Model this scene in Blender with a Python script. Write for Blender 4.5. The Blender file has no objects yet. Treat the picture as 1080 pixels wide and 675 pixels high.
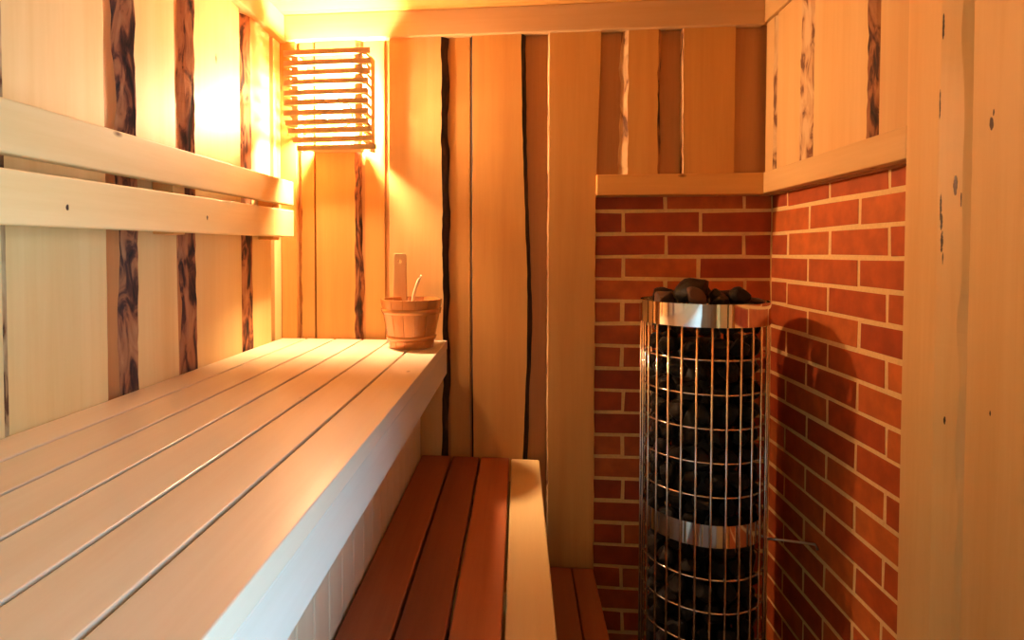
import bpy, bmesh, math, random
from mathutils import Vector, Matrix, noise

R = random.Random(7)
COL = bpy.context.scene.collection

# ------------------------------------------------------------------ helpers
def setp(o, label=None, cat=None, group=None, kind=None):
    if label: o['label'] = label
    if cat: o['category'] = cat
    if group: o['group'] = group
    if kind: o['kind'] = kind
    return o

def world_origin(o):
    v = Vector((0, 0, 0))
    while o is not None:
        v += o.location
        o = o.parent
    return v

def empty(name, loc, parent=None):
    o = bpy.data.objects.new(name, None)
    o.empty_display_size = 0.05
    COL.objects.link(o)
    o.location = Vector(loc) - (world_origin(parent) if parent else Vector((0, 0, 0)))
    if parent: o.parent = parent
    return o

class MB:
    """collects shapes, all in room coordinates, into one mesh"""
    def __init__(s): s.bm = bmesh.new()
    def box(s, x0, x1, y0, y1, z0, z1, mi=0):
        vs = [s.bm.verts.new(p) for p in ((x0,y0,z0),(x1,y0,z0),(x1,y1,z0),(x0,y1,z0),(x0,y0,z1),(x1,y0,z1),(x1,y1,z1),(x0,y1,z1))]
        for f in ((0,3,2,1),(4,5,6,7),(0,1,5,4),(1,2,6,5),(2,3,7,6),(3,0,4,7)):
            fc = s.bm.faces.new([vs[i] for i in f]); fc.material_index = mi
        return vs
    def prism(s, a, b, h0, h1, mi=0):
        """beam of rectangular section between end rectangles a and b (4 points each)"""
        va = [s.bm.verts.new(p) for p in a]; vb = [s.bm.verts.new(p) for p in b]
        n = len(va)
        s.bm.faces.new(va[::-1]).material_index = mi; s.bm.faces.new(vb).material_index = mi
        for i in range(n):
            s.bm.faces.new([va[i], va[(i+1)%n], vb[(i+1)%n], vb[i]]).material_index = mi
    def tube(s, pts, r, n=8, closed=False, mi=0, radii=None):
        pts = [Vector(p) for p in pts]; m = len(pts); rings = []
        for i, p in enumerate(pts):
            if closed: t = (pts[(i+1)%m] - pts[i-1]).normalized()
            else: t = (pts[min(i+1,m-1)] - pts[max(i-1,0)]).normalized()
            ref = Vector((0,0,1)) if abs(t.z) < .9 else Vector((1,0,0))
            a = t.cross(ref).normalized(); b = t.cross(a).normalized()
            rr = radii[i] if radii else r
            rings.append([s.bm.verts.new(p + a*rr*math.cos(2*math.pi*k/n) + b*rr*math.sin(2*math.pi*k/n)) for k in range(n)])
        for i in range(m if closed else m-1):
            A, B = rings[i], rings[(i+1)%m]
            for k in range(n):
                f = s.bm.faces.new([A[k], A[(k+1)%n], B[(k+1)%n], B[k]]); f.smooth = True; f.material_index = mi
        if not closed:
            s.bm.faces.new(rings[0][::-1]); s.bm.faces.new(rings[-1])
    def lathe(s, prof, c, n=32, closed=False, mi=0, smooth=True, a0=0.0):
        """profile of (radius, z) turned round the vertical axis through c"""
        rings = []
        for r, z in prof:
            if r < 1e-6: rings.append([s.bm.verts.new((c[0], c[1], c[2]+z))]*n)
            else: rings.append([s.bm.verts.new((c[0]+r*math.cos(a0+2*math.pi*k/n), c[1]+r*math.sin(a0+2*math.pi*k/n), c[2]+z)) for k in range(n)])
        m = len(rings)
        for i in range(m if closed else m-1):
            A, B = rings[i], rings[(i+1)%m]
            for k in range(n):
                q = []
                for v in (A[k], A[(k+1)%n], B[(k+1)%n], B[k]):
                    if v not in q: q.append(v)
                if len(q) > 2:
                    f = s.bm.faces.new(q); f.smooth = smooth; f.material_index = mi
    def build(s, name, mats, parent=None, bevel=0, seg=2, origin=None):
        bmesh.ops.recalc_face_normals(s.bm, faces=s.bm.faces[:])
        me = bpy.data.meshes.new(name)
        if parent is not None: off = world_origin(parent)
        else: off = Vector(origin) if origin else Vector((0,0,0))
        s.bm.transform(Matrix.Translation(-off))
        s.bm.to_mesh(me); s.bm.free()
        for m in (mats if isinstance(mats, (list, tuple)) else [mats]): me.materials.append(m)
        o = bpy.data.objects.new(name, me); COL.objects.link(o)
        if parent is not None: o.parent = parent
        elif origin: o.location = origin
        if bevel:
            b = o.modifiers.new('bevel', 'BEVEL'); b.width = bevel; b.segments = seg; b.limit_method = 'ANGLE'; b.angle_limit = math.radians(40)
        return o

# ------------------------------------------------------------------ materials
def new_mat(name):
    m = bpy.data.materials.new(name); m.use_nodes = True
    nt = m.node_tree
    return m, nt, nt.nodes['Principled BSDF'], nt.links

def ramp(nt, stops):
    r = nt.nodes.new('ShaderNodeValToRGB')
    e = r.color_ramp.elements
    while len(e) < len(stops): e.new(0.5)
    for i, (p, c) in enumerate(stops):
        e[i].position = p; e[i].color = (*c, 1)
    return r

def wood(name, light, dark, axis='z', rough=.5, coat=0.0, coat_rough=.1, knots=(), vary=.12, fine=1.0):
    """planed timber, grain running along one axis; knots = (y, z, ry, rz) ellipses on a board facing sideways"""
    m, nt, bs, L = new_mat(name)
    N = nt.nodes
    tc = N.new('ShaderNodeTexCoord'); oi = N.new('ShaderNodeObjectInfo')
    off = N.new('ShaderNodeVectorMath'); off.operation = 'MULTIPLY'; off.inputs[1].default_value = (7.3, 11.7, 5.1)
    L.new(oi.outputs['Random'], off.inputs[0])
    add = N.new('ShaderNodeVectorMath'); L.new(tc.outputs['Object'], add.inputs[0]); L.new(off.outputs[0], add.inputs[1])
    mp = N.new('ShaderNodeMapping'); L.new(add.outputs[0], mp.inputs['Vector'])
    k = {'x': (.45, 9, 9), 'y': (9, .45, 9), 'z': (9, 9, .45)}[axis]
    mp.inputs['Scale'].default_value = k
    n1 = N.new('ShaderNodeTexNoise'); n1.inputs['Scale'].default_value = 1.6; n1.inputs['Detail'].default_value = 5; n1.inputs['Distortion'].default_value = .5
    n2 = N.new('ShaderNodeTexNoise'); n2.inputs['Scale'].default_value = 14; n2.inputs['Detail'].default_value = 4; n2.inputs['Roughness'].default_value = .65
    L.new(mp.outputs[0], n1.inputs['Vector']); L.new(mp.outputs[0], n2.inputs['Vector'])
    mx = N.new('ShaderNodeMath'); mx.operation = 'MULTIPLY_ADD'; mx.inputs[1].default_value = .3 * fine
    L.new(n2.outputs['Fac'], mx.inputs[0]); L.new(n1.outputs['Fac'], mx.inputs[2])
    rp = ramp(nt, [(.42, dark), (.80, light)]); L.new(mx.outputs[0], rp.inputs[0])
    col = rp.outputs[0]
    # pin knots, rare
    mp2 = N.new('ShaderNodeMapping'); L.new(add.outputs[0], mp2.inputs['Vector'])
    mp2.inputs['Scale'].default_value = {'x': (2.2, 5, 5), 'y': (5, 2.2, 5), 'z': (5, 5, 2.2)}[axis]
    vo = N.new('ShaderNodeTexVoronoi'); vo.inputs['Scale'].default_value = 1.0
    L.new(mp2.outputs[0], vo.inputs['Vector'])
    lt = N.new('ShaderNodeMapRange'); lt.inputs[1].default_value = .012; lt.inputs[2].default_value = .034; lt.inputs[3].default_value = 1; lt.inputs[4].default_value = 0
    L.new(vo.outputs['Distance'], lt.inputs[0])
    km = N.new('ShaderNodeMixRGB'); km.inputs['Color2'].default_value = (.16, .06, .02, 1)
    L.new(lt.outputs[0], km.inputs[0]); L.new(col, km.inputs['Color1']); col = km.outputs[0]
    if knots:
        sp = N.new('ShaderNodeSeparateXYZ'); L.new(tc.outputs['Object'], sp.inputs[0])
        jn = N.new('ShaderNodeTexNoise'); jn.inputs['Scale'].default_value = 110
        L.new(tc.outputs['Object'], jn.inputs['Vector'])
        for (ky, kz, ry, rz) in knots:
            def axis_d(sock, c, r):
                a = N.new('ShaderNodeMath'); a.operation = 'SUBTRACT'; a.inputs[1].default_value = c; L.new(sock, a.inputs[0])
                b = N.new('ShaderNodeMath'); b.operation = 'DIVIDE'; b.inputs[1].default_value = r; L.new(a.outputs[0], b.inputs[0])
                p = N.new('ShaderNodeMath'); p.operation = 'POWER'; p.inputs[1].default_value = 2; L.new(b.outputs[0], p.inputs[0])
                return p.outputs[0]
            s = N.new('ShaderNodeMath'); L.new(axis_d(sp.outputs['Y'], ky, ry), s.inputs[0]); L.new(axis_d(sp.outputs['Z'], kz, rz), s.inputs[1])
            s2 = N.new('ShaderNodeMath'); s2.operation = 'ADD'; L.new(s.outputs[0], s2.inputs[0])
            jj = N.new('ShaderNodeMath'); jj.operation = 'MULTIPLY'; jj.inputs[1].default_value = 2.2; L.new(jn.outputs['Fac'], jj.inputs[0]); L.new(jj.outputs[0], s2.inputs[1])
            mr = N.new('ShaderNodeMapRange'); mr.inputs[1].default_value = 1.7; mr.inputs[2].default_value = 2.1; mr.inputs[3].default_value = 1; mr.inputs[4].default_value = 0
            L.new(s2.outputs[0], mr.inputs[0])
            k2 = N.new('ShaderNodeMixRGB'); k2.inputs['Color2'].default_value = (.03, .007, .002, 1)
            L.new(mr.outputs[0], k2.inputs[0]); L.new(col, k2.inputs['Color1']); col = k2.outputs[0]
    # board to board tone
    hs = N.new('ShaderNodeHueSaturation')
    vr = N.new('ShaderNodeMapRange'); vr.inputs[3].default_value = 1 - vary; vr.inputs[4].default_value = 1 + vary * .5
    L.new(oi.outputs['Random'], vr.inputs[0]); L.new(vr.outputs[0], hs.inputs['Value']); L.new(col, hs.inputs['Color'])
    L.new(hs.outputs[0], bs.inputs['Base Color'])
    bs.inputs['Roughness'].default_value = rough
    bs.inputs['Coat Weight'].default_value = coat; bs.inputs['Coat Roughness'].default_value = coat_rough
    bp = N.new('ShaderNodeBump'); bp.inputs['Strength'].default_value = .06; bp.inputs['Distance'].default_value = .002
    L.new(n2.outputs['Fac'], bp.inputs['Height']); L.new(bp.outputs[0], bs.inputs['Normal'])
    return m

def bark(name, stops, scale=(28, 28, 7)):
    m, nt, bs, L = new_mat(name); N = nt.nodes
    tc = N.new('ShaderNodeTexCoord'); mp = N.new('ShaderNodeMapping'); mp.inputs['Scale'].default_value = scale
    L.new(tc.outputs['Object'], mp.inputs['Vector'])
    n = N.new('ShaderNodeTexNoise'); n.inputs['Scale'].default_value = 1.4; n.inputs['Detail'].default_value = 5; n.inputs['Distortion'].default_value = 1.2
    L.new(mp.outputs[0], n.inputs['Vector'])
    rp = ramp(nt, stops); L.new(n.outputs['Fac'], rp.inputs[0]); L.new(rp.outputs[0], bs.inputs['Base Color'])
    bs.inputs['Roughness'].default_value = .8
    bp = N.new('ShaderNodeBump'); bp.inputs['Strength'].default_value = .6; bp.inputs['Distance'].default_value = .004
    L.new(n.outputs['Fac'], bp.inputs['Height']); L.new(bp.outputs[0], bs.inputs['Normal'])
    return m

def plain(name, color, rough=.5, metal=0.0, bump=0.0, bscale=80, mottled=None):
    m, nt, bs, L = new_mat(name); N = nt.nodes
    bs.inputs['Base Color'].default_value = (*color, 1); bs.inputs['Roughness'].default_value = rough; bs.inputs['Metallic'].default_value = metal
    tc = N.new('ShaderNodeTexCoord'); n = N.new('ShaderNodeTexNoise'); n.inputs['Scale'].default_value = bscale; n.inputs['Detail'].default_value = 4
    L.new(tc.outputs['Object'], n.inputs['Vector'])
    if mottled:
        rp = ramp(nt, [(.3, mottled), (.7, color)]); L.new(n.outputs['Fac'], rp.inputs[0]); L.new(rp.outputs[0], bs.inputs['Base Color'])
    if bump:
        bp = N.new('ShaderNodeBump'); bp.inputs['Strength'].default_value = bump; bp.inputs['Distance'].default_value = .003
        L.new(n.outputs['Fac'], bp.inputs['Height']); L.new(bp.outputs[0], bs.inputs['Normal'])
    return m

PL, PD = (.72, .37, .098), (.62, .285, .066)       # warm planed timber of the back and right walls / its darker grain
AL, AD = (.80, .60, .26), (.72, .50, .19)
ML, MD = (.78, .49, .19), (.70, .39, .13)       # the honey-coloured boards of the right wall       # pair above: same timber, paled to put the left wall's daylight into its colour
W_Z = wood('wood_upright', PL, PD, 'z')
W_Y = wood('wood_lengthwise', PL, PD, 'y')
W_DARKWALL = wood('wood_rear_wall', (.30, .15, .06), (.22, .10, .04), 'z')
TRIM_X = wood('wood_beam_cross', (.74, .48, .23), (.66, .39, .16), 'x')
TRIM_Y = wood('wood_beam_length', (.74, .48, .23), (.66, .39, .16), 'y')
M_Z = wood('honey_wood_upright', ML, MD, 'z')
M_Y = wood('honey_wood_lengthwise', ML, MD, 'y')
A_Z = wood('pale_wood_upright', AL, AD, 'z', vary=.06)
A_Y = wood('pale_wood_lengthwise', AL, AD, 'y')
W_X = wood('wood_crosswise', PL, PD, 'x')
W_BACK = wood('wood_backing', (.60, .29, .10), (.48, .20, .06), 'z')
W_CEIL = wood('wood_ceiling', PL, PD, 'x')
W_SEAT = wood('wood_seat', (.80, .68, .50), (.73, .59, .40), 'y', rough=.32, vary=.06)
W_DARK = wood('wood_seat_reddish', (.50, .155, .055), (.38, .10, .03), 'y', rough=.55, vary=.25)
W_STEP = wood('wood_step', (.36, .13, .05), (.28, .09, .03), 'y', rough=.5, vary=.1)
W_PANEL = wood('wood_panel', (.84, .66, .44), (.78, .58, .37), 'z', vary=.1)
W_LAMP = wood('wood_lamp_slat', (.80, .55, .28), (.70, .45, .20), 'x')
W_BUCKET = wood('wood_bucket', (.72, .31, .09), (.60, .23, .06), 'z', rough=.25, coat=1.0, coat_rough=.05)
W_BUCKET.node_tree.nodes['Principled BSDF'].inputs['Metallic'].default_value = .35
W_LADLE = wood('wood_ladle', (.90, .74, .48), (.8, .62, .36), 'z')
W_POST = wood('wood_post', ML, MD, 'z', knots=((1.096, 1.385, .0035, .018), (1.119, 1.352, .0018, .026), (1.117, 1.325, .002, .018), (1.1155, 1.290, .0026, .022), (1.1135, 1.262, .001, .012), (1.121, 1.66, .0016, .024), (1.124, 1.53, .0016, .028), (1.098, 1.74, .003, .018), (1.112, 1.72, .002, .010), (1.125, 1.72, .002, .010), (1.086, 1.36, .0015, .012), (1.105, .98, .002, .008)))
W_KNOT = wood('wood_knotted', ML, MD, 'z', knots=((1.011, 1.472, .0042, .011), (1.007, 1.488, .002, .006), (1.0, 1.02, .0015, .005)))
BARK_D = bark('bark_dark', [(.34, (.012, .006, .004)), (.43, (.09, .028, .012)), (.52, (.34, .13, .045)), (.68, (.48, .22, .08))])
BARK_L = bark('bark_pale', [(.36, (.16, .06, .02)), (.44, (.55, .30, .12)), (.6, (.72, .47, .22))])
BARK_B = bark('bark_black', [(.4, (.010, .005, .003)), (.62, (.05, .018, .008)), (.75, (.16, .06, .02))])
CHROME = plain('polished_steel', (.86, .84, .82), .07, 1.0)
STEEL = plain('wire_steel', (.86, .82, .78), .12, 1.0)
BLACKMETAL = plain('black_metal', (.02, .02, .02), .45, .6)
STONE = plain('black_stone', (.007, .0055, .005), .28, 0, .6, 45, (.003, .0025, .0025))
STONE.node_tree.nodes['Principled BSDF'].inputs['Specular IOR Level'].default_value = .3
STONE_R = plain('reddish_stone', (.16, .075, .04), .6, 0, .6, 40, (.05, .022, .014))
PLASTER = plain('mortar', (.88, .60, .25), .9, 0, .4, 120, (.80, .52, .20))
TILE = plain('floor_tile', (.18, .10, .06), .5, 0, .2, 30, (.14, .075, .045))
CERAMIC = plain('lamp_holder_white', (.8, .76, .68), .35)
GALV = plain('bracket_steel', (.6, .58, .55), .35, 1.0)

def brick_material():
    m, nt, bs, L = new_mat('red_brick'); N = nt.nodes
    at = N.new('ShaderNodeAttribute'); at.attribute_name = 'tone'
    rp = ramp(nt, [(0, (.35, .046, .006)), (.5, (.48, .082, .011)), (1, (.60, .14, .021))]); L.new(at.outputs['Fac'], rp.inputs[0])
    tc = N.new('ShaderNodeTexCoord'); n = N.new('ShaderNodeTexNoise'); n.inputs['Scale'].default_value = 22; n.inputs['Detail'].default_value = 6
    L.new(tc.outputs['Object'], n.inputs['Vector'])
    rr = ramp(nt, [(.35, (.78, .78, .78)), (.7, (1.1, 1.1, 1.1))]); L.new(n.outputs['Fac'], rr.inputs[0])
    mx = N.new('ShaderNodeMixRGB'); mx.blend_type = 'MULTIPLY'; mx.inputs[0].default_value = 1
    L.new(rp.outputs[0], mx.inputs['Color1']); L.new(rr.outputs[0], mx.inputs['Color2']); L.new(mx.outputs[0], bs.inputs['Base Color'])
    bs.inputs['Roughness'].default_value = .62
    bp = N.new('ShaderNodeBump'); bp.inputs['Strength'].default_value = .25; bp.inputs['Distance'].default_value = .003
    L.new(n.outputs['Fac'], bp.inputs['Height']); L.new(bp.outputs[0], bs.inputs['Normal'])
    return m
BRICK = brick_material()

def glass_mat():
    m, nt, bs, L = new_mat('door_glass'); N = nt.nodes
    N.remove(bs)
    t = N.new('ShaderNodeBsdfTransparent'); g = N.new('ShaderNodeBsdfGlossy'); g.inputs['Roughness'].default_value = .02
    fr = N.new('ShaderNodeFresnel'); fr.inputs[0].default_value = 1.45
    mx = N.new('ShaderNodeMixShader'); L.new(fr.outputs[0], mx.inputs[0]); L.new(t.outputs[0], mx.inputs[1]); L.new(g.outputs[0], mx.inputs[2])
    L.new(mx.outputs[0], N['Material Output'].inputs[0])
    return m
GLASS = glass_mat()

LAMP_COLOR = (1.0, .62, .34)
def glow_mat():
    m, nt, bs, L = new_mat('lit_bulb'); N = nt.nodes; N.remove(bs)
    e = N.new('ShaderNodeEmission'); e.inputs[0].default_value = (*LAMP_COLOR, 1); e.inputs[1].default_value = 1900
    L.new(e.outputs[0], N['Material Output'].inputs[0])
    return m
BULB = glow_mat()

# ------------------------------------------------------------------ room dimensions (metres)
XL, XR, YB, YR, ZC = -.793, .758, 1.91, -.90, 2.035      # backing planes of the walls, rear wall, ceiling
T = .02                                                 # thickness of the cover boards

def wob(seed, z, amp, jag=0.0):
    v = amp * (math.sin(z*2.9 + seed*1.7) * .6 + math.sin(z*6.1 + seed*3.1) * .3 + math.sin(z*12.7 + seed*.9) * .15)
    if jag: v += jag * noise.noise(Vector((seed*7.7, z*17, 3.1))) + jag * .6 * noise.noise(Vector((seed*2.7, z*46, 9.1)))
    return v

def live_board(parent, place, u0, u1, z0, z1, wl=0., wr=0., ml=1, mr=1, mats=None, amp=(.0, .0), jag=(.0, .0), seed=1, bulge=(None, None), t=T, name='board'):
    """upright cover board with waney (bark) edges. place(u, depth, z) -> room point. ml / mr: material slot of each edge."""
    n = max(2, int((z1 - z0) / .022)); mb = MB(); rows = []
    for i in range(n + 1):
        z = z0 + (z1 - z0) * i / n
        a = u0 + wob(seed, z, amp[0], jag[0]) + (bulge[0](z) if bulge[0] else 0)
        b = u1 + wob(seed + 5.3, z, amp[1], jag[1]) + (bulge[1](z) if bulge[1] else 0)
        wa = wl * (1 + .35 * noise.noise(Vector((seed, z*9, 1.5)))) if wl else 0
        wb = wr * (1 + .35 * noise.noise(Vector((seed+3, z*9, 4.5)))) if wr else 0
        pts = [(a - wa, 0), (a - wa * .62, t * .55), (a, t), (b, t), (b + wb * .62, t * .55), (b + wb, 0)]
        rows.append([mb.bm.verts.new(place(u, d, z)) for u, d in pts])
    for i in range(n):
        A, B = rows[i], rows[i+1]
        for k in range(5):
            f = mb.bm.faces.new([A[k], A[k+1], B[k+1], B[k]])
            f.material_index = ml if k < 2 and wl else (mr if k > 2 and wr else 0)
    mb.bm.faces.new(rows[0][::-1]); mb.bm.faces.new(rows[-1])
    return mb.build(name, mats or [W_Z, BARK_D, BARK_L, BARK_B], parent)

def on_back(u, d, z): return (u, YB - d, z)
def on_left(u, d, z): return (XL + d, u, z)
def on_right(u, d, z): return (XR - d, u, z)

# ------------------------------------------------------------------ shell
def struct(o): o['kind'] = 'structure'; return o

m = MB(); m.box(XL - .12, XR + .27, YR - .1, YB + .12, -.05, 0)
struct(m.build('floor', TILE))
m = MB()
for i in range(20):
    y = YR + i * .145
    if y < YB + .02: m.box(XL - .05, XR + .05, y, min(y + .1435, YB + .05), ZC, ZC + .02)
m.box(XL - .12, XR + .14, YR - .1, YB + .12, ZC + .02, ZC + .06)
struct(m.build('ceiling', W_CEIL, bevel=.001))

# back wall: solid backing of planks, left of and above the brick
m = MB()
m.box(XL - .12, XR + .14, YB + .03, YB + .10, 0, ZC)
m.box(XL, .239, YB, YB + .03, 0, ZC)
m.box(.239, XR + .02, YB, YB + .03, 1.445, ZC)
wall_back = struct(m.build('wall_back', W_BACK))
m = MB()
m.box(XL - .10, XL, YR - .1, YB + .03, 0, ZC)
wall_left = struct(m.build('wall_left', W_BACK))
m = MB()
m.box(XR + .03, XR + .12, .40, YB + .03, 0, ZC)
m.box(XR, XR + .03, .40, 1.215, 0, ZC)
m.box(XR, XR + .26, YR - .1, -.60, 0, ZC)
m.box(XR, XR + .26, -.60, .40, 1.97, ZC)
m.box(XR + .12, XR + .26, .40, .5, 0, ZC)  # unseen wall thickening by the door, added to cut oblique daylight
m.box(XR, XR + .03, 1.215, YB + .02, 1.445, ZC)
wall_right = struct(m.build('wall_right', W_BACK))

# cover boards, back wall
ZT = 1.957
bw = wall_back; RIGHTM = [M_Z, BARK_D, BARK_L, BARK_B]
live_board(bw, on_back, -.772, -.722, 0, ZT, seed=1)
live_board(bw, on_back, -.708, -.664, 0, ZT, wl=.008, ml=2, amp=(.004, 0), jag=(.004, 0), t=.012, seed=2)
live_board(bw, on_back, -.655, -.526, 0, ZT, wl=.003, ml=2, wr=.021, mr=1, amp=(.001, .003), jag=(0, .006), seed=3)
live_board(bw, on_back, -.496, -.432, 0, ZT, t=.006, seed=4)
live_board(bw, on_back, -.413, -.243, 0, ZT, wl=.004, ml=2, wr=.020, mr=3, amp=(.001, .003), jag=(0, .004), seed=5, mats=RIGHTM)
live_board(bw, on_back, -.217, -.155, 0, ZT, t=.006, seed=6)
live_board(bw, on_back, -.145, .004, 0, ZT, wl=.006, ml=3, wr=.014, mr=3, amp=(.003, .002), jag=(.0015, .002), seed=7.4,
           bulge=(None, lambda z: .024 * math.exp(-((z - 1.05) / .52) ** 2)))
live_board(bw, on_back, .094, .236, .277, ZT, wl=.005, ml=2, wr=.002, mr=2, amp=(.002, .001), jag=(.001, 0), seed=8.2,
           bulge=(None, lambda z: .016 * max(0, (z - 1.45) / .5)))
live_board(bw, on_back, .332, .424, 1.46, ZT, wl=.021, ml=2, wr=.012, mr=1, amp=(.001, .001), jag=(.004, .004), seed=9)
live_board(bw, on_back, .499, .649, 1.46, ZT, wl=.005, ml=2, amp=(.003, 0), jag=(.002, 0), seed=10)

# cover boards, left wall (the camera looks at their near edges)
lw = wall_left; LEFTM = [A_Z, BARK_D, BARK_L, BARK_B]
live_board(lw, on_left, 1.835, 1.889, 0, ZT, mats=LEFTM, seed=21)
live_board(lw, on_left, 1.676, 1.806, 0, ZT, wl=.046, ml=1, amp=(.003, .0), jag=(.005, 0), mats=LEFTM, seed=22)
live_board(lw, on_left, 1.372, 1.606, 0, ZT, wl=.036, ml=1, amp=(.003, .0), jag=(.006, 0), mats=LEFTM, seed=23)
live_board(lw, on_left, 1.148, 1.290, 0, ZT, wl=.037, ml=1, amp=(.003, .004), jag=(.006, 0), mats=LEFTM, seed=24)
live_board(lw, on_left, .834, 1.056, 0, ZT, wl=.004, ml=2, wr=.02, mr=0, amp=(0, .002), mats=LEFTM, seed=25)
live_board(lw, on_left, .56, .826, 0, ZT, wl=.03, ml=1, amp=(.003, 0), jag=(.005, 0), mats=LEFTM, seed=26)
live_board(lw, on_left, .27, .50, 0, ZT, wl=.03, ml=1, amp=(.003, 0), jag=(.005, 0), mats=LEFTM, seed=27)
live_board(lw, on_left, -.02, .21, 0, ZT, wl=.03, ml=1, amp=(.003, 0), jag=(.005, 0), mats=LEFTM, seed=28)
live_board(lw, on_left, -.32, -.08, 0, ZT, wl=.03, ml=1, amp=(.003, 0), jag=(.005, 0), mats=LEFTM, seed=29)
live_board(lw, on_left, -.88, -.38, 0, ZT, mats=LEFTM, seed=30)

# cover boards, right wall
rw = wall_right; RIGHTM = [M_Z, BARK_D, BARK_L, BARK_B]
live_board(rw, on_right, 1.832, 1.886, 1.46, ZT, wl=.018, ml=2, amp=(.002, 0), jag=(.004, 0), seed=31, mats=RIGHTM)
live_board(rw, on_right, 1.664, 1.806, 1.46, ZT, wl=.060, ml=2, amp=(.003, 0), jag=(.006, 0), seed=32, mats=RIGHTM)
live_board(rw, on_right, 1.361, 1.592, 1.46, ZT, wl=.030, ml=1, amp=(.002, 0), jag=(.006, 0), seed=33, mats=RIGHTM)
live_board(rw, on_right, 1.19, 1.315, 1.46, ZT, seed=34, mats=RIGHTM)
live_board(rw, on_right, 1.124, 1.212, 0, ZT, wl=.060, ml=0, amp=(.001, 0), jag=(.001, 0), t=.028, seed=35, mats=[W_POST, W_POST], name='post_board')
live_board(rw, on_right, .70, 1.051, 0, ZT, wl=.01, wr=.004, ml=3, mr=3, amp=(0, .002), jag=(0, .001), t=.026, seed=36, mats=[W_KNOT, BARK_D, BARK_L, BARK_B], name='post_board')
live_board(rw, on_right, .42, .66, 0, ZT, wl=.012, ml=1, amp=(.003, 0), jag=(.005, 0), seed=37, mats=RIGHTM)
live_board(rw, on_right, -.88, -.62, 0, ZT, seed=40, mats=RIGHTM)

# brick facing behind the heater: two faces, the courses run round the corner
BX, BY = .773, 1.92
def bricks(parent, face):
    mb = MB(); tone = []
    rr = random.Random(4 if face == 'back' else 5)
    jA = {'back': [.086, .329, .559, .80], 'right': [1.93, 1.686, 1.445, 1.205, .96]}[face]
    jB = {'back': [.215, .457, .693, .94], 'right': [2.06, 1.813, 1.579, 1.336, 1.09]}[face]
    g = .0052
    lo, hi = (.241, BX - .001) if face == 'back' else (1.17, BY - .001)
    for k in range(-1, 21):
        z1 = 1.401 - .0707 * k; z0 = z1 - .0707
        z0 = max(z0, 0); z1 = min(z1, 1.455)
        if z1 - z0 < .015: continue
        js = sorted(jB if k % 2 else jA)
        js = [j + rr.uniform(-.004, .004) for j in js]
        for a, b in zip(js[:-1], js[1:]):
            a = max(a, lo - g); b = min(b, hi + g)
            if b - a < .02: continue
            d = rr.uniform(0, .0012); s = [rr.uniform(-.0018, .0018) for _ in range(8)]
            a2, b2, c2, e2 = a + g, b - g, z0 + g, z1 - g
            q = [(a2 + s[0], c2 + s[1]), (b2 + s[2], c2 + s[3]), (b2 + s[4], e2 + s[5]), (a2 + s[6], e2 + s[7])]
            if face == 'back':
                fr = [(u, BY + d, z) for u, z in q]; bk = [(u, BY + .02, z) for u, z in q]
            else:
                fr = [(BX + d, u, z) for u, z in q]; bk = [(BX + .02, u, z) for u, z in q]
            n0 = len(mb.bm.faces)
            mb.prism(fr, bk, 0, 0, 0)
            tone += [rr.random()] * (len(mb.bm.faces) - n0)
    if face == 'back': mb.box(.239, BX + .012, BY + .0016, BY + .015, 0, 1.455, 1)
    else: mb.box(BX + .0016, BX + .015, 1.16, BY + .012, 0, 1.455, 1)
    tone += [.5] * (len(mb.bm.faces) - len(tone))
    o = mb.build('brick_facing', [BRICK, PLASTER], parent, bevel=.0014)
    at = o.data.attributes.new('tone', 'FLOAT', 'FACE')
    for i, v in enumerate(tone): at.data[i].value = v
    return setp(o, 'red brick facing with pale mortar joints')
bricks(wall_back, 'back'); bricks(wall_right, 'right')

# rails and top beams: fixed trim
def trim(n, mb, mat, bevel=.003): return struct(mb.build('trim_%d' % n, mat, bevel=bevel))
m = MB(); m.box(.238, .7295, 1.872, BY, 1.447, 1.511); trim(1, m, W_X)
m = MB(); m.box(.729, BX + .002, 1.2125, 1.9195, 1.449, 1.512); trim(2, m, M_Y)
m = MB(); m.box(-.752, .728, 1.876, YB, 1.953, ZC); trim(3, m, TRIM_X)
m = MB(); m.box(XL, -.752, YR, YB, 1.950, ZC); trim(4, m, TRIM_Y)
m = MB(); m.box(.7285, XR, YR, YB, 1.958, ZC); trim(5, m, M_Y)

# rear wall, and the glazed door beside the camera in the right wall where daylight comes in
DY0, DY1, DZ = -.55, .35, 1.92
m = MB(); m.box(XL, XR + .03, YR - .1, YR, 0, ZC)
struct(m.build('wall_rear', W_DARKWALL))
m = MB()
for a, b in ((DY0 - .05, DY0), (DY1, DY1 + .05)): m.box(XR - .015, XR + .26, a, b, 0, DZ)  # jambs deepened out of view to block daylight slanting to the back wall
m.box(XR - .015, XR + .26, DY0 - .05, DY1 + .05, DZ, DZ + .05)
door = struct(m.build('door_1', W_Z, bevel=.003))
m = MB(); m.box(XR + .22, XR + .228, DY0 + .002, DY1 - .002, .01, DZ - .002); m.build('pane', GLASS, door)
m = MB(); m.tube([(XR + .215, DY1 - .07, .95), (XR + .165, DY1 - .07, .95), (XR + .165, DY1 - .07, 1.15), (XR + .215, DY1 - .07, 1.15)], .011, 10); m.build('door_handle', W_Z, door)

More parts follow.
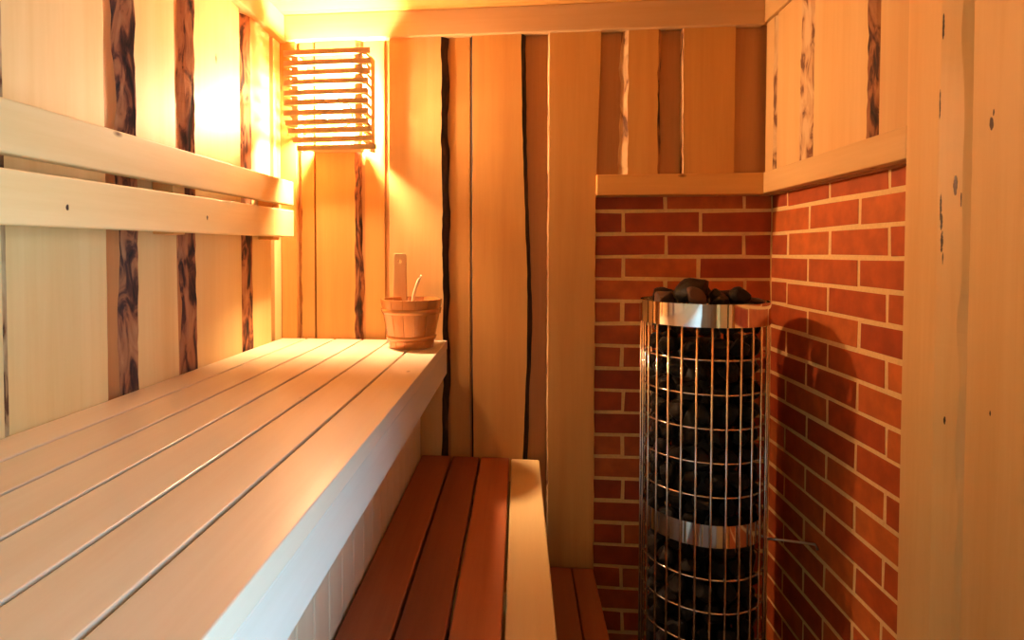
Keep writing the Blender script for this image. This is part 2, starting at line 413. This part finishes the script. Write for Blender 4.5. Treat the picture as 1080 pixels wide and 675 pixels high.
# ------------------------------------------------------------------ upper bench
ZU = .992; XF = -.2255
ub = setp(empty('upper_bench', (-.5, .7, 0)), 'long pale wooden upper bench of six lengthwise boards along the left wall', 'bench')
edges = [-.771, -.688, -.5925, -.5005, -.408, -.3155, XF]
U0, U1 = -.60, 1.886
seat = empty('seat', (-.5, .7, ZU), ub)
for a, b in zip(edges[:-1], edges[1:]):
    g = .0028
    m = MB(); m.box(a + (g if a > -.77 else 0), b - (g if b < XF else 0), U0 + R.uniform(0, .01), U1 - R.uniform(0, .004), ZU - .028, ZU)
    m.build('seat_board', W_SEAT, seat, bevel=.002, seg=2)
for y in (-.5, .1, .7, 1.25, 1.80):
    m = MB(); m.box(-.765, XF - .031, y - .02, y + .02, ZU - .073, ZU - .0285); m.build('cross_batten', W_X, ub, bevel=.002)
m = MB(); m.box(XF - .030, XF - .0015, U0, U1 - .002, .885, ZU - .0285); m.build('apron', wood('wood_apron', (.74, .67, .55), (.68, .60, .47), 'y'), ub, bevel=.003)
m = MB()                                    # upright tongue-and-groove boards closing the space below
y = U0
i = 0
while y < U1 - .01:
    w = min(.074, U1 - .003 - y)
    m.box(-.330, -.312, y + .001, y + w - .001, .66 if False else .02, .905); y += w; i += 1
m.build('front_panel', W_PANEL, ub, bevel=.003)
for y in (-.55, .64, 1.84):
    m = MB(); m.box(-.372, -.332, y - .02, y + .02, 0, ZU - .0735); m.build('leg', W_Z, ub, bevel=.002)

# ------------------------------------------------------------------ lower bench
ZL = .622
lb = setp(empty('lower_bench', (-.12, .8, 0)), 'low bench of reddish brown boards with one pale front board, below the upper bench', 'bench')
edges = [-.3105, -.2105, -.1195, -.0245, .069]
L0, L1 = -.35, 1.886
seat = empty('seat', (-.12, .8, ZL), lb)
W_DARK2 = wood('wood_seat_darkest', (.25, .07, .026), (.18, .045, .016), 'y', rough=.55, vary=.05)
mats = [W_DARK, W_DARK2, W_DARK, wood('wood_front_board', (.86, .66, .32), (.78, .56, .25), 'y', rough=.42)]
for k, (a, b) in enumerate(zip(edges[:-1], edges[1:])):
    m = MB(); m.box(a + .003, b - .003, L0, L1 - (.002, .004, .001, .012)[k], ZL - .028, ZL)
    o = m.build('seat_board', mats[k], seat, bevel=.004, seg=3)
    if k == 3: o['label'] = 'pale front board'
for y in (-.2, .5, 1.2, 1.78):
    m = MB(); m.box(-.300, .055, y - .02, y + .02, ZL - .072, ZL - .0285); m.build('cross_batten', W_X, lb, bevel=.002)
for y in (-.2, .78, 1.78):
    m = MB(); m.box(.012, .052, y - .02 + .045, y + .02 + .045, 0, ZL - .0285); m.build('leg', W_Z, lb, bevel=.002)
    m = MB(); m.box(-.298, -.262, y - .02 + .045, y + .02 + .045, 0, ZL - .0285); m.build('leg', W_Z, lb, bevel=.002)

# ------------------------------------------------------------------ floor step
ZS = .277
st = setp(empty('floor_step', (.16, 1.3, 0)), 'dark reddish slatted wooden step on the floor left of the heater', 'step')
for a, b in ((.072, .1665), (.1705, .236)):
    m = MB(); m.box(a, b, .35, 1.886, ZS - .026, ZS); m.build('step_board', W_STEP, st, bevel=.003)
for y in (.45, 1.1, 1.75):
    m = MB(); m.box(.076, .232, y - .02, y + .02, ZS - .07, ZS - .0265); m.build('cross_batten', W_X, st, bevel=.002)
for y in (.45, 1.75):
    for x in (.095, .213):
        m = MB(); m.box(x - .017, x + .017, y + .021, y + .055, 0, ZS - .0265); m.build('leg', W_Z, st, bevel=.002)

# ------------------------------------------------------------------ backrest on the left wall
br = setp(empty('backrest', (-.72, .9, 1.30)), 'pale wooden backrest of two horizontal rails fixed along the left wall', 'backrest')
RX = -.70
def rail(za0, za1, zb0, zb1, knots):
    # front face runs from y=-.5 to y=1.814; heights given at y=.75 and y=1.814
    ya, yb = .75, 1.814; y0 = -.5
    f = lambda a, b: a + (b - a) * (y0 - ya) / (yb - ya)
    m = MB()
    A = [(RX - .024, y0, f(za0, zb0)), (RX, y0, f(za0, zb0)), (RX, y0, f(za1, zb1)), (RX - .024, y0, f(za1, zb1))]
    B = [(RX - .024, yb, zb0), (RX, yb, zb0), (RX, yb, zb1), (RX - .024, yb, zb1)]
    m.prism(A, B, 0, 0)
    m.build('rail', wood('wood_rail', (.82, .63, .29), (.74, .54, .22), 'y', knots=knots), br, bevel=.0035, seg=3)
rail(1.407, 1.483, 1.418, 1.492, ())
rail(1.309, 1.387, 1.320, 1.403, ((.87 - .9, 1.341 - 1.30, .0035, .005), (1.29 - .9, 1.35 - 1.30, .004, .006)))
for y in (-.3, .46, 1.22, 1.735):
    m = MB(); m.box(XL + T + .001, RX - .0245, y - .022, y + .022, 1.31, 1.475); m.build('bracket', W_Z, br, bevel=.002)

# ------------------------------------------------------------------ wall lamp in the back left corner
la = setp(empty('wall_lamp', (-.57, YB - T, 1.72)), 'slatted wooden wall lamp glowing in the back left corner above the bench', 'lamp')
LY = 1.745
zs = [1.869, 1.838, 1.809, 1.781, 1.750, 1.721, 1.691, 1.662, 1.637, 1.610, 1.585]
offs = [(0, .006), (0, .010), (0, .006), (0, 0), (0, 0), (0, 0), (0, 0), (.004, 0), (.012, .010), (.028, .012), (.040, .024)]
m = MB()
for z, (a, b) in zip(zs, offs):
    x0, x1 = -.704 + a, -.446 + b
    y1 = LY + .010
    m.prism([(x0, LY, z - .0075), (x0, y1, z - .0085), (x0, y1, z + .007), (x0, LY, z + .008)], [(x1, LY, z - .0055), (x1, y1, z - .0065), (x1, y1, z + .009), (x1, LY, z + .010)], 0, 0)
m.build('front_slats', W_LAMP, la, bevel=.0015)
for x in (-.672, -.478):
    m = MB(); m.box(x - .011, x + .011, LY + .0105, LY + .024, 1.65, 1.882); m.build('stile', W_LAMP, la, bevel=.002)
for x in (-.688, -.462):
    m = MB()
    for z in (zs[:8] if x < -.6 else zs[:10]): m.box(x - .006, x + .006, LY + .0245, 1.8885 if x < -.6 else 1.832, z - (.009 if x < -.6 else .005), z + (.010 if x < -.6 else .006))
    m.box(x - .0061, x + .0061, 1.834, 1.852 if x < -.6 else 1.880, 1.590, 1.882)
    m.build('side_slats', W_LAMP, la, bevel=.0015)
m = MB(); m.box(-.655, -.495, 1.822, 1.8893, 1.594, 1.604); m.build('bottom_board', W_LAMP, la, bevel=.002)
m = MB(); m.lathe([(0, 0), (.042, 0), (.042, .012), (.03, .02), (.022, .035), (0, .035)], (0, 0, 0), 24)
m.bm.transform(Matrix.Translation((-.575, 1.8895, 1.715)) @ Matrix.Rotation(math.pi / 2, 4, 'X'))
m.build('lamp_base', CERAMIC, la)
m = MB(); m.lathe([(0, -.036), (.011, -.0345), (.023, -.028), (.032, -.016), (.036, 0), (.034, .013), (.026, .026), (.017, .036), (.012, .054), (0, .054)], (0, 0, 0), 28)
m.bm.transform(Matrix.Translation((-.575, 1.806, 1.715)) @ Matrix.Rotation(math.pi / 2, 4, 'X') @ Matrix.Rotation(math.pi, 4, 'X') @ Matrix.Rotation(math.pi, 4, 'Y') @ Matrix.Rotation(math.pi, 4, 'X'))
m.build('bulb', BULB, la)

# ------------------------------------------------------------------ bucket and ladle
BC = (-.318, 1.752, ZU)
bk = setp(empty('sauna_bucket', BC), 'lacquered wooden bucket with tall handle stave on the far end of the upper bench', 'bucket')
H, r0, r1 = .143, .066, .092
nst = 15
m = MB()
for k in range(nst):                                    # tapered staves, slightly rounded
    a0 = 2 * math.pi * k / nst + .005; a1 = 2 * math.pi * (k + 1) / nst - .005; q = 4
    def ringpts(rr, z): return [(BC[0] + rr * math.cos(a0 + (a1 - a0) * j / q), BC[1] + rr * math.sin(a0 + (a1 - a0) * j / q), ZU + z) for j in range(q + 1)]
    lo_o, hi_o, lo_i, hi_i = ringpts(r0, 0), ringpts(r1, H), ringpts(r0 - .011, 0), ringpts(r1 - .011, H)
    m.prism(lo_o + lo_i[::-1], hi_o + hi_i[::-1], 0, 0)
m.lathe([(0, .012), (r0 - .009, .012), (r0 - .009, .020), (0, .020)], BC, 30)
m.lathe([(r0 - .004, .001), (r1 - .004, H - .001)], BC, 45)
m.build('body', W_BUCKET, bk, bevel=.0006)
for z, h in ((.022, .014), (.100, .016)):
    ra, rb = r0 + (r1 - r0) * z / H, r0 + (r1 - r0) * (z + h) / H
    m = MB(); m.lathe([(ra + .0003, z), (ra + .0032, z + .001), (rb + .0032, z + h - .001), (rb + .0003, z + h)], BC, 60); m.build('hoop', W_BUCKET, bk)
m = MB()                                                # the long stave with a finger hole
hx, hy = -.366, 1.826
zs_h = [ZU + .01, ZU + .10, ZU + .16, ZU + .20, ZU + .225, ZU + .245, ZU + .262, ZU + .272, ZU + .277]
ws_h = [.020, .021, .021, .020, .019, .0195, .0195, .0185, .015]
hole_z, hole_r = ZU + .252, .0055
fr_l, fr_r = [], []
out = [(hx - w, z) for w, z in zip(ws_h, zs_h)] + [(hx + w, z) for w, z in zip(ws_h[::-1], zs_h[::-1])]
n_o = len(out)
vf = [m.bm.verts.new((x, hy - .006 - .0 * z, z)) for x, z in out]; vb = [m.bm.verts.new((x, hy + .006, z)) for x, z in out]
hf = [m.bm.verts.new((hx + hole_r * math.cos(t), hy - .006, hole_z + hole_r * math.sin(t))) for t in [2 * math.pi * k / 12 for k in range(12)]]
hb = [m.bm.verts.new((v.co.x, hy + .006, v.co.z)) for v in hf]
for i in range(n_o): m.bm.faces.new([vf[i], vf[(i+1) % n_o], vb[(i+1) % n_o], vb[i]])
for i in range(12): m.bm.faces.new([hf[i], hf[(i+1) % 12], hb[(i+1) % 12], hb[i]])
def hole_face(outer, inner):
    eds = []
    for loop in (outer, inner):
        for i in range(len(loop)):
            e = m.bm.edges.get((loop[i], loop[(i+1) % len(loop)])); eds.append(e)
    bmesh.ops.triangle_fill(m.bm, edges=eds, use_beauty=True)
hole_face(vf, hf); hole_face(vb, hb)
m.build('handle', wood('wood_handle_stave', (.70, .42, .19), (.58, .31, .12), 'z', rough=.4), bk, bevel=.0015)

ld = setp(empty('ladle', (BC[0] + .01, BC[1], ZU + .03)), 'ladle with a slim curved pale wooden handle, standing in the wooden bucket', 'ladle')
m = MB()
pts = []
for i in range(13):
    t = i / 12
    pts.append((-.318 + .005 * t + .028 * t * t * t, 1.742 - .012 * t, ZU + .045 + .168 * t))
m.tube(pts, .004, 10, radii=[.0042 + .0006 * math.sin(i) ** 2 if i < 12 else .0034 for i in range(13)])
m.build('ladle_handle', W_LADLE, ld)
m = MB(); m.lathe([(0, -.022), (.016, -.020), (.028, -.010), (.032, .006), (.0305, .006), (.026, -.008), (.015, -.017), (0, -.019)], (-.318, 1.745, ZU + .045), 24)
m.build('ladle_bowl', W_LADLE, ld)

# ------------------------------------------------------------------ heater
HC = (.503, 1.69); HR = .160
he = setp(empty('sauna_heater', (HC[0], HC[1], 0)), 'tall cylindrical electric sauna heater, steel wire cage full of black stones, in the brick corner', 'heater')
hc = (HC[0], HC[1], 0)
m = MB()
nw = 28
for k in range(nw):
    a = 2 * math.pi * (k + .35) / nw
    x, y = HC[0] + (HR + .0012) * math.cos(a), HC[1] + (HR + .0012) * math.sin(a)
    m.tube([(x, y, .06), (x, y, .6), (x, y, 1.12)], .0030, 7)
m.build('wire_cage', STEEL, he)
for z in (1.002, .915, .829, .743, .657, .447, .362, .277, .19, .105):
    m = MB(); m.tube([(HC[0] + (HR - .0042) * math.cos(2 * math.pi * k / 64), HC[1] + (HR - .0042) * math.sin(2 * math.pi * k / 64), z) for k in range(64)], .0027, 7, closed=True)
    m.build('ring', STEEL, he)
def band(name, z0, z1, r, th):
    m = MB()
    for prof in ([(r + th, z0), (r + th, z1)], [(r, z1), (r, z0)]): m.lathe(prof, hc, 120)
    for z in (z0, z1): m.lathe([(r, z), (r + th, z)], hc, 120)
    o = m.build(name, CHROME, he); return o
band('top_band', 1.085, 1.143, HR + .0042, .0022)
band('middle_band', .529, .586, HR - .006, .0022)
band('base_band', .045, .085, HR + .0042, .0022)
m = MB(); m.lathe([(0, .062), (.155, .062), (.155, .072), (0, .072)], hc, 48); m.build('base_plate', BLACKMETAL, he)
m = MB(); m.lathe([(0, .073), (.078, .073), (.078, 1.03), (0, 1.04)], hc, 32); m.build('heating_core', BLACKMETAL, he)
for k in range(3):
    a = 2 * math.pi * k / 3 + .5
    m = MB(); m.tube([(HC[0] + .13 * math.cos(a), HC[1] + .13 * math.sin(a), 0), (HC[0] + .13 * math.cos(a), HC[1] + .13 * math.sin(a), .061)], .012, 12); m.build('leg', BLACKMETAL, he)
m = MB(); m.tube([(.652, 1.640, .512), (.700, 1.628, .514), (.765, 1.606, .517), (.770, 1.603, .505)], .0035, 8); m.build('wall_bracket', GALV, he)

# stones
def stone_mesh(i, mat):
    rr = random.Random(100 + i)
    bm = bmesh.new(); bmesh.ops.create_icosphere(bm, subdivisions=3, radius=1)
    sc = Vector((rr.uniform(.9, 1.15), rr.uniform(.8, 1.0), rr.uniform(.72, .95)))
    planes = []
    for _ in range(9):
        d = Vector((rr.gauss(0, 1), rr.gauss(0, 1), rr.gauss(0, 1))).normalized(); planes.append((d, rr.uniform(.62, .88)))
    for v in bm.verts:
        p = v.co.copy()
        for d, c in planes:
            k = p.dot(d) - c
            if k > 0: p -= d * k
        p *= 1 + .05 * noise.noise(v.co * 2.3 + Vector((i * 3.1, 0, 0)))
        v.co = Vector((p.x * sc.x, p.y * sc.y, p.z * sc.z))
    me = bpy.data.meshes.new('heater_stone'); bm.to_mesh(me); bm.free(); me.materials.append(mat)
    return me
meshes = [stone_mesh(i, STONE) for i in range(8)]
def stone(me, loc, size, rr, label, group='black stones in the heater cage', name='heater_stone'):
    o = bpy.data.objects.new(name, me); COL.objects.link(o)
    o.location = loc; o.scale = (size,) * 3
    o.rotation_euler = (rr.uniform(0, 6.3), rr.uniform(0, 6.3), rr.uniform(0, 6.3))
    return setp(o, label, 'stone', group)
rs = random.Random(12)
nl = 18
for l in range(nl):
    z = .111 + l * .0572
    for k in range(12):
        a = 2 * math.pi * (k + (.5 if l % 2 else 0)) / 12 + rs.uniform(-.025, .025)
        rad = .1195 + rs.uniform(-.002, .002)
        stone(meshes[rs.randrange(8)], (HC[0] + rad * math.cos(a), HC[1] + rad * math.sin(a), z + rs.uniform(-.002, .002)), .0292 * rs.uniform(.95, 1.05), rs,
              'black stone packed behind the steel wires of the heater cage')
# the heap on top
red = [stone_mesh(20 + i, STONE_R) for i in range(3)]
def top(me, x, y, z, s, rot, label):
    o = bpy.data.objects.new('heater_stone', me); COL.objects.link(o)
    o.location = (x, y, z); o.scale = s; o.rotation_euler = rot
    setp(o, label, 'stone', 'stones heaped on top of the heater')
top(meshes[0], .462, 1.645, 1.176, (.062, .046, .034), (.3, -.42, .5), 'large black angular stone, the highest on top of the heater')
top(red[0], .392, 1.655, 1.148, (.036, .034, .028), (.1, .2, 1.0), 'reddish brown stone at the left end of the heap on top of the heater')
top(red[1], .450, 1.575, 1.158, (.036, .026, .028), (.4, .6, .3), 'reddish brown stone in front of the large black stone on top of the heater')
top(meshes[3], .572, 1.600, 1.160, (.029, .027, .026), (.9, .2, .3), 'small round black stone on top of the heater, right of the large black one')
top(meshes[5], .533, 1.650, 1.148, (.032, .030, .026), (.2, .7, .9), 'black stone low between the largest and the small round one on top of the heater')
top(meshes[6], .605, 1.650, 1.145, (.048, .042, .016), (.1, .05, .3), 'flat black stone at the right end of the heap on top of the heater')
top(meshes[2], .500, 1.735, 1.158, (.050, .042, .036), (.5, .3, 2.0), 'black stone at the back of the heap on top of the heater')
top(meshes[4], .590, 1.745, 1.148, (.042, .036, .026), (.2, .3, 1.2), 'black stone at the back right of the heap on top of the heater')
top(meshes[1], .415, 1.745, 1.146, (.040, .038, .028), (.6, .1, .2), 'black stone at the back left of the heap on top of the heater')
top(meshes[7], .512, 1.568, 1.142, (.028, .024, .022), (.6, .5, .2), 'small black stone at the front rim on top of the heater')

# ------------------------------------------------------------------ light
w = bpy.data.worlds.new('daylight'); bpy.context.scene.world = w; w.use_nodes = True
bg = w.node_tree.nodes['Background']; bg.inputs[0].default_value = (.42, .70, 1.0, 1); bg.inputs[1].default_value = 12.5
pl = bpy.data.lights.new('door_daylight_portal', 'AREA'); pl.shape = 'RECTANGLE'; pl.size = DY1 - DY0; pl.size_y = DZ
pl.cycles.is_portal = True
po = bpy.data.objects.new('door_daylight_portal', pl); COL.objects.link(po)
po.location = (XR + .245, (DY0 + DY1) / 2, DZ / 2); po.rotation_euler = (math.radians(90), 0, math.radians(-90) + math.pi)

# ------------------------------------------------------------------ camera
sc = bpy.context.scene
cd = bpy.data.cameras.new('camera'); co = bpy.data.objects.new('camera', cd); COL.objects.link(co)
f = 630.0; psi = math.atan(61 / f); th = math.atan(17 / f)
co.location = (0, 0, 1.27)
co.rotation_euler = (math.pi / 2 - th, 0, psi)
cd.sensor_width = 36; cd.lens = 36 * f / 1080
cd.shift_x = (540 - 486) / 1080; cd.shift_y = -(337.5 - 284) / 1080
cd.clip_start = .02
sc.camera = co
sc.view_settings.view_transform = 'Standard'; sc.view_settings.look = 'None'
sc.view_settings.gamma = 1; sc.view_settings.exposure = 0; sc.view_settings.use_curve_mapping = False
sc.cycles.use_denoising = True
sc.cycles.max_bounces = 10; sc.cycles.diffuse_bounces = 3; sc.cycles.sample_clamp_indirect = 8
